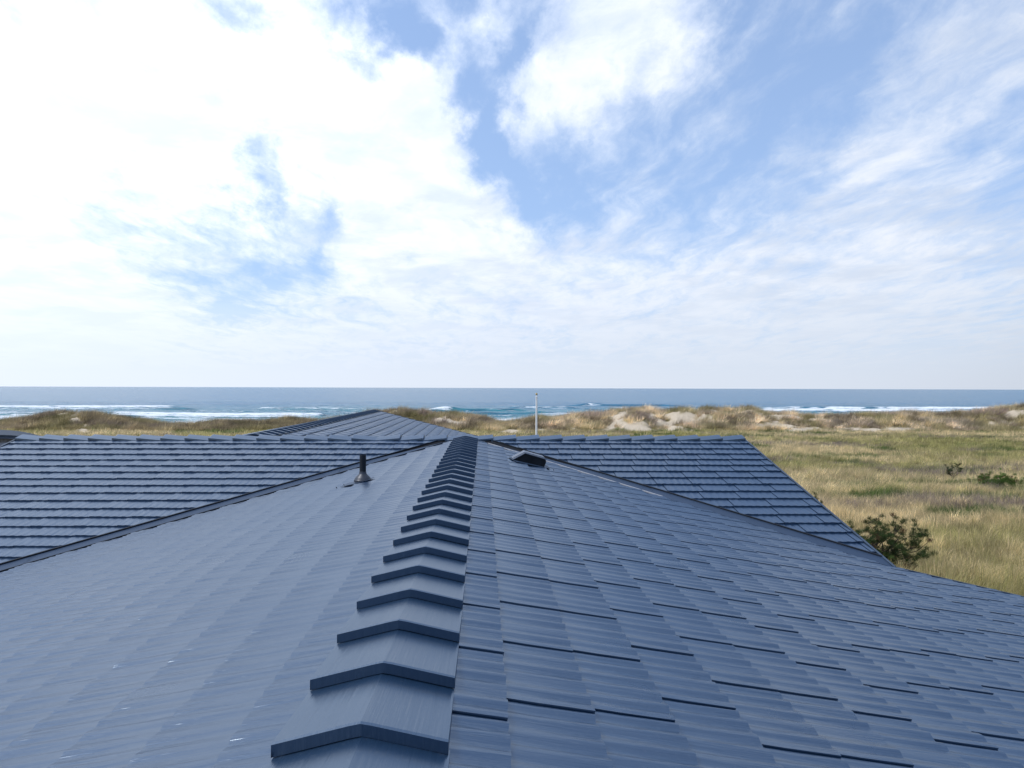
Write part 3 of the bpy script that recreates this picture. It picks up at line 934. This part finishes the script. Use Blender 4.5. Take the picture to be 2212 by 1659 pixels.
def grass(name, X, Y, blades, segs, length, width, radius, lean, label, dune=False):
    Z = terrain_z(X, Y)
    keep = rng.random(len(X)) > sand_mask(X, Y, Z)*1.02
    X, Y, Z = X[keep], Y[keep], Z[keep]
    col, dead = palette(X, Y, blades, dune)
    n = len(X)*blades
    tx = np.repeat(X, blades); ty = np.repeat(Y, blades); tz = np.repeat(Z, blades)
    sc = np.repeat(np.exp(rng.normal(scale=.22, size=len(X)))*(.45+1.1*fbm(X*.55, Y*.55, 61, 3)), blades)
    wd = np.repeat(rng.normal(scale=.5, size=len(X)) + (fbm(X*.1, Y*.1, 62, 2)-.5)*2.2, blades) + .15
    an = rng.uniform(0, 2*math.pi, n); rr = radius*np.sqrt(rng.random(n))
    bx = tx+rr*np.cos(an); by = ty+rr*np.sin(an)
    L = length*sc*rng.uniform(.55, 1.15, n)
    # lean: outwards from the tuft and with the wind
    lx = np.cos(an)*.55 + lean*np.cos(wd) + rng.normal(scale=.22, size=n); ly = np.sin(an)*.55 + lean*np.sin(wd) + rng.normal(scale=.22, size=n)
    ln = np.hypot(lx, ly)
    hx, hy = lx*L*.60, ly*L*.60
    up = L*np.sqrt(np.clip(1-(.55*ln)**2, .12, 1))
    w = width*rng.uniform(.6, 1.3, n)
    fa = rng.uniform(0, math.pi, n); wx, wy = np.cos(fa)*w, np.sin(fa)*w*.5
    base = np.stack([bx, by, tz-.03], 1); wv = np.stack([wx, wy, np.zeros(n)], 1)
    tip = base+np.stack([hx*1.25, hy*1.25, up*.92], 1)
    if segs == 1:
        V = np.stack([base-wv, base+wv, tip], 1).reshape(-1, 3)
        F = np.arange(n*3).reshape(-1, 3)
        cc = np.repeat(col, 3, 0)
    else:
        mid = base+np.stack([hx*.42, hy*.42, up*.62], 1)
        V = np.stack([base-wv, base+wv, mid+wv*.8, mid-wv*.8, tip], 1).reshape(-1, 3)
        i = np.arange(n)*5
        F = np.concatenate([np.stack([i, i+1, i+2], 1), np.stack([i, i+2, i+3], 1), np.stack([i+3, i+2, i+4], 1)], 0)
        cc = np.repeat(col, 5, 0)
    o = obj(name, mesh_np(name, V, F, m_g, False, col=cc)); tag(o, label, 'grass', kind='stuff')
    return o
def scatter(y0, y1, r0, r1, dens):
    n = int(.5*(r1-r0)*(y1*y1-y0*y0)*dens)
    Y = np.sqrt(rng.uniform(y0*y0, y1*y1, n)); r = rng.uniform(r0, r1, n)
    return r*Y, Y
Xa, Ya = scatter(19, 50, .27, .95, 15)
grass('grass', Xa, Ya, 16, 2, .66, .0065, .20, .60, 'long windblown beach grass in the near part of the field')
Xa, Ya = scatter(50, 86, .27, .90, 8)
grass('grass', Xa, Ya, 11, 1, .58, .014, .22, .55, 'olive and straw coloured grass across the middle of the field')
Xa, Ya = scatter(86, 122, .20, .90, 4.2)
Xb, Yb = scatter(100, 122, -.85, .20, 3)
grass('grass', np.r_[Xa, Xb], np.r_[Ya, Yb], 9, 1, .55, .024, .32, .5, 'flat looking grass at the far side of the field before the dunes')
Xa, Ya = scatter(119, 146, -.90, .95, 8)
grass('dune_grass', Xa, Ya, 14, 1, 1.05, .026, .40, .6, 'tufted pale marram grass covering the dune ridge', dune=True)

def rect(x0, x1, y0, y1, dens):      # the rest of the field round the house
    n = int((x1-x0)*(y1-y0)*dens)
    X = rng.uniform(x0, x1, n); Y = rng.uniform(y0, y1, n)
    r = X/np.maximum(Y, 1)
    ok = ~((X > -9.6) & (X < 9.4) & (Y < 31.5) & (Y > YB-.5)) & ~((X > -21.5) & (X < -13) & (Y > 25) & (Y < 33)) & ~((r > .27) & (r < .92) & (Y > 19))
    return X[ok], Y[ok]
Xa, Ya = rect(-42, 46, -14, 50, 4.0)
Xb, Yb = rect(-75, 75, 50, 101, 1.6)
grass('grass', np.r_[Xa, Xb], np.r_[Ya, Yb], 9, 1, .60, .016, .28, .55, 'grass of the field on the other sides of the house')

# ------------------------------------------------------------------ shrubs
M_BARK = plain('pine_bark', (.035, .026, .02), .9, 0, 30, .3)
def needle_mat(name, c):
    m, N, b = new_mat(name)
    at = N.n('ShaderNodeVertexColor'); at.layer_name = 'col'
    N.l(at.outputs[0], b.inputs['Base Color']); b.inputs['Roughness'].default_value = .7; b.inputs['Specular IOR Level'].default_value = .15
    return m
M_NEED = needle_mat('pine_needles', None)
def shrub(name, loc, w, h, limbs, clumps, size, color, label, cat, seed, up=.9, skew=0.0, flat=1.0):
    r = random.Random(seed); g = np.random.default_rng(seed)
    loc = (loc[0], loc[1], float(terrain_z(np.array([loc[0]]), np.array([loc[1]]))[0])-.05)
    root = empty(name, loc); tag(root, label, cat, )
    tips = []
    for i in range(limbs):
        an = 2*math.pi*(i+r.uniform(-.35, .35))/limbs
        reach = r.uniform(.45, 1.0)
        ex = math.cos(an)*w/2*reach + skew*reach; ey = math.sin(an)*w/2*reach*.7
        ez = h*(r.uniform(.55, 1.0) if reach < .75 else r.uniform(.35, .8))*flat
        pts = [V3((0, 0, 0)), V3((ex*.25, ey*.25, ez*.35)), V3((ex*.62+r.uniform(-.1, .1)*w, ey*.62, ez*.62)), V3((ex, ey, ez))]
        m = MB(); rad = [.05, .035, .022, .008]; rad = [q*max(.5, h/2.2) for q in rad]
        m.tube(pts, rad, 6); br = m.build('branch', M_BARK, root)
        tips.append((pts[3], 1.0)); tips.append((pts[2]+V3((r.uniform(-.1, .1), 0, .12)), .9))
        for k in range(r.randint(3, 6)):
            t = r.uniform(.25, .98); a = pts[1].lerp(pts[3], t) if t > .4 else pts[0].lerp(pts[2], t*1.4)
            d = V3((r.uniform(-1, 1), r.uniform(-.8, .8), r.uniform(.15, up))).normalized()*r.uniform(.14, .30)*w*.55
            e = a+d+V3((0, 0, .05))
            mm = MB(); mm.tube([a, a.lerp(e, .5)+V3((0, 0, -.02)), e], [.014, .010, .005], 5); mm.build('branch', M_BARK, root)
            tips.append((e, .8)); tips.append((a.lerp(e, .55), .7))
    V = []; F = []; C = []
    per = clumps
    for (p, s) in tips:
        if r.random() < .06: continue
        n = int(per*s)
        rad = size*s*r.uniform(.7, 1.25)
        c0 = np.array(color)*math.exp(r.gauss(0, .28))
        if r.random() < .10: c0 = np.array([.10, .06, .03])
        d = g.normal(size=(n, 3)); d[:, 2] = np.abs(d[:, 2])*1.1+.25; d /= np.linalg.norm(d, axis=1)[:, None]
        b0 = np.array(p)+g.normal(size=(n, 3))*rad*np.array([.42, .42, .28])
        L = rad*g.uniform(.35, .85, n)[:, None]
        e = b0+d*L
        sd = np.cross(d, g.normal(size=(n, 3))); sd /= np.linalg.norm(sd, axis=1)[:, None]; sd *= size*.035
        k = len(V)*3
        V.append(np.stack([b0-sd, b0+sd, e], 1)); C.append(np.repeat(c0*np.exp(g.normal(scale=.25, size=(n, 1))), 3, 0))
    V = np.concatenate(V).reshape(-1, 3); C = np.concatenate(C)
    fo = obj('foliage', mesh_np('foliage', V, np.arange(len(V)).reshape(-1, 3), M_NEED, False, col=C), root)
    fo['kind'] = 'stuff'
    return root
g1 = on_ground(1893, 1222); g2 = on_ground(2058, 1030); g3 = on_ground(2150, 1052); g4 = on_ground(2232, 1062); g5 = on_ground(1757, 1118)
shrub('pine_shrub', g1[:2], 4.7, 1.75, 26, 160, .19, (.036, .060, .017), 'dark pine shrub growing right beside the lower end of the right rake', 'shrub', 3, skew=.0)
g1b = on_ground(1950, 1240)
shrub('pine_shrub', g1b[:2], 1.5, 1.0, 7, 110, .15, (.034, .055, .014), 'low pine clump at the right foot of the biggest pine shrub', 'shrub', 12)
shrub('pine_shrub', g2[:2], 1.7, 1.2, 6, 90, .15, (.028, .045, .018), 'small sparse twisted pine alone in the middle of the field', 'shrub', 5)
shrub('pine_shrub', g3[:2], 4.0, 1.05, 18, 130, .19, (.065, .125, .020), 'bright green low spreading shrub in the field near the right edge', 'shrub', 9, up=.5, flat=.9)
shrub('pine_shrub', g4[:2], 1.8, 1.0, 6, 90, .17, (.06, .115, .02), 'green shrub cut off by the right edge of the picture', 'shrub', 15)
shrub('pine_shrub', g5[:2], 1.1, 1.5, 6, 70, .12, (.045, .070, .018), 'small green sapling tips showing just over the upper right rake', 'shrub', 21)

# ------------------------------------------------------------------ sea
SEA_Z = -6.0
rs = np.concatenate([np.linspace(-4, -1.0, 14, endpoint=False), np.linspace(-1.0, 1.0, 520), np.linspace(1.02, 4, 14)])
yy = [190.0]
while yy[-1] < 40000:
    y = yy[-1]; yy.append(y + (1.1 if y < 640 else max(1.1, (y-640)*.12+1.1)))
yy = np.array(yy)
R_, Yg = np.meshgrid(rs, yy)
Xg = (R_*Yg).ravel(); Yf = Yg.ravel()
pxs = 1106+((Xg*math.cos(YAW)-Yf*math.sin(YAW))/(Xg*math.sin(YAW)+Yf*math.cos(YAW)))*FPX
drp = (CAM_Z-SEA_Z)*FPX/Yf
Zs = np.full(len(Xg), SEA_Z); foam = np.zeros(len(Xg)); shal = sstep(-Yf, -620, -330)
wob = (fbm(Xg*.02, Yf*.01, 71, 4)-.5)
det = fbm(Xg*.05, Yf*.16, 72, 5, .6); det2 = fbm(Xg*.16, Yf*.5, 75, 4, .6)
# swell and breakers: x0, x1, drop, height, foam
WV = [(940, 1130, 50, 1.5, .35), (1000, 1200, 58, 1.1, .15), (870, 985, 50, .8, .9), (1230, 1460, 38.5, 1.1, .0), (1262, 1296, 38.5, .7, .95), (1100, 1250, 44, .9, .6), (1690, 1880, 43.5, 1.0, .25),
      (1880, 2160, 44, 1.2, 1.0), (330, 420, 49, 1.3, .2), (250, 700, 61, 1.2, 1.0), (-50, 380, 44, 1.0, 1.0), (1300, 1480, 47, .9, .5), (1640, 2100, 49, 1.0, 1.0), (560, 760, 47, 1.0, .7), (1150, 1300, 60, .9, .8), (1480, 1640, 43, .8, .2), (2150, 2260, 39, .9, .3)]
for (x0, x1, d0, hh, fo) in WV:
    y0 = (CAM_Z-SEA_Z)*FPX/d0
    c = y0 + wob*26
    along = sstep(pxs, x0-25, x0+25)*(1-sstep(pxs, x1-25, x1+25))
    u = (Yf-c)
    prof = np.where(u < 0, np.exp(-(u/3.2)**2), np.exp(-(u/9)**2))
    Zs += hh*prof*along
    foam = np.maximum(foam, fo*along*np.where(u < 0, np.exp(-(u/9.)**2), np.exp(-(u/2.5)**2)))
# drifting foam fields
FF = [(-50, 380, 42, 49, .85), (-50, 330, 52, 78, .9), (300, 700, 57, 80, 1.0), (380, 560, 50, 56, .55), (540, 800, 43, 62, .5), (1640, 2110, 42, 52, .95), (2100, 2260, 42, 46, .4), (1100, 1260, 42, 46, .55), (1255, 1480, 44, 50, .6),
      (1000, 1330, 56, 75, .6), (860, 1000, 46, 70, .45), (1740, 1960, 52, 62, .6), (1480, 1640, 46, 52, .4), (860, 960, 38.5, 40, .2), (1000, 1220, 68, 85, .9)]
for (x0, x1, d0, d1, fo) in FF:
    along = sstep(pxs, x0-40, x0+40)*(1-sstep(pxs, x1-40, x1+40))
    dd = drp+wob*4
    foam = np.maximum(foam, fo*along*sstep(dd, d0-1.2, d0+1.2)*(1-sstep(dd, d1-3, d1+3))*sstep(det, .40, .66))
foam = np.maximum(foam, sstep(-Yf, -270, -240)*.9)
Zs += (det-.5)*.7*sstep(-Yf, -1200, -500) + (det2-.5)*.25*sstep(-Yf, -700, -400)
Zs = np.where(foam > .4, Zs+(det2)*.35, Zs)
nyr, nxr = len(yy), len(rs)
idx = np.arange(nyr*nxr).reshape(nyr, nxr)
F = np.stack([idx[:-1, :-1], idx[:-1, 1:], idx[1:, 1:], idx[1:, :-1]], -1).reshape(-1, 4)
m_s, N, b = new_mat('sea_water')
gm = N.n('ShaderNodeNewGeometry'); pos = gm.outputs['Position']
fa = N.n('ShaderNodeAttribute'); fa.attribute_name = 'foam'
sa = N.n('ShaderNodeAttribute'); sa.attribute_name = 'shallow'
w1 = N.noise(N.mapping(pos, scale=(.10, .26, .2)), 1.0, 6, .62, .3)
w2 = N.noise(N.mapping(pos, scale=(.018, .05, .05), loc=(3, 1, 0)), 1.0, 5, .55, .2)
w3 = N.noise(N.mapping(pos, scale=(.002, .010, .01)), 1.0, 4, .55)
wcol = N.mix(sa.outputs['Fac'], (.010, .130, .250, 1), (.035, .210, .235, 1))
wcol = N.mix(N.smooth(w3, .38, .62, 0, .8), wcol, (.025, .150, .240, 1))
wcol = N.mix(N.smooth(w1, .42, .62, 0, .75), wcol, (.006, .070, .130, 1))
fn = N.noise(N.mapping(pos, scale=(.07, .34, .3)), 1.0, 9, .74, .8)
fm = N.smooth(N.math('ADD', fa.outputs['Fac'], N.math('MULTIPLY', N.math('SUBTRACT', fn, .5), 3.0)), .46, .92)
# thin white caps in the open water
N.l(N.mix(fm, wcol, (.78, .82, .84, 1)), b.inputs['Base Color'])
N.l(N.math('MULTIPLY_ADD', fm, .5, .22), b.inputs['Roughness'])
b.inputs['IOR'].default_value = 1.33; b.inputs['Specular IOR Level'].default_value = .20
hh = N.math('ADD', N.math('MULTIPLY', w1, .5), N.math('MULTIPLY', w2, 1.4))
N.l(bump(N, hh, 1.0, 2.2), b.inputs['Normal'])
o = obj('sea', mesh_np('sea', np.stack([Xg, Yf, Zs], 1), F, m_s, True, attrs={'foam': foam, 'shallow': shal})); o['kind'] = 'structure'
o['label'] = 'blue sea with white breakers reaching to the horizon'
print('panels', len(panels), 'tris', sum(len(m.loops)-2*len(m.polygons) for m in bpy.data.meshes))
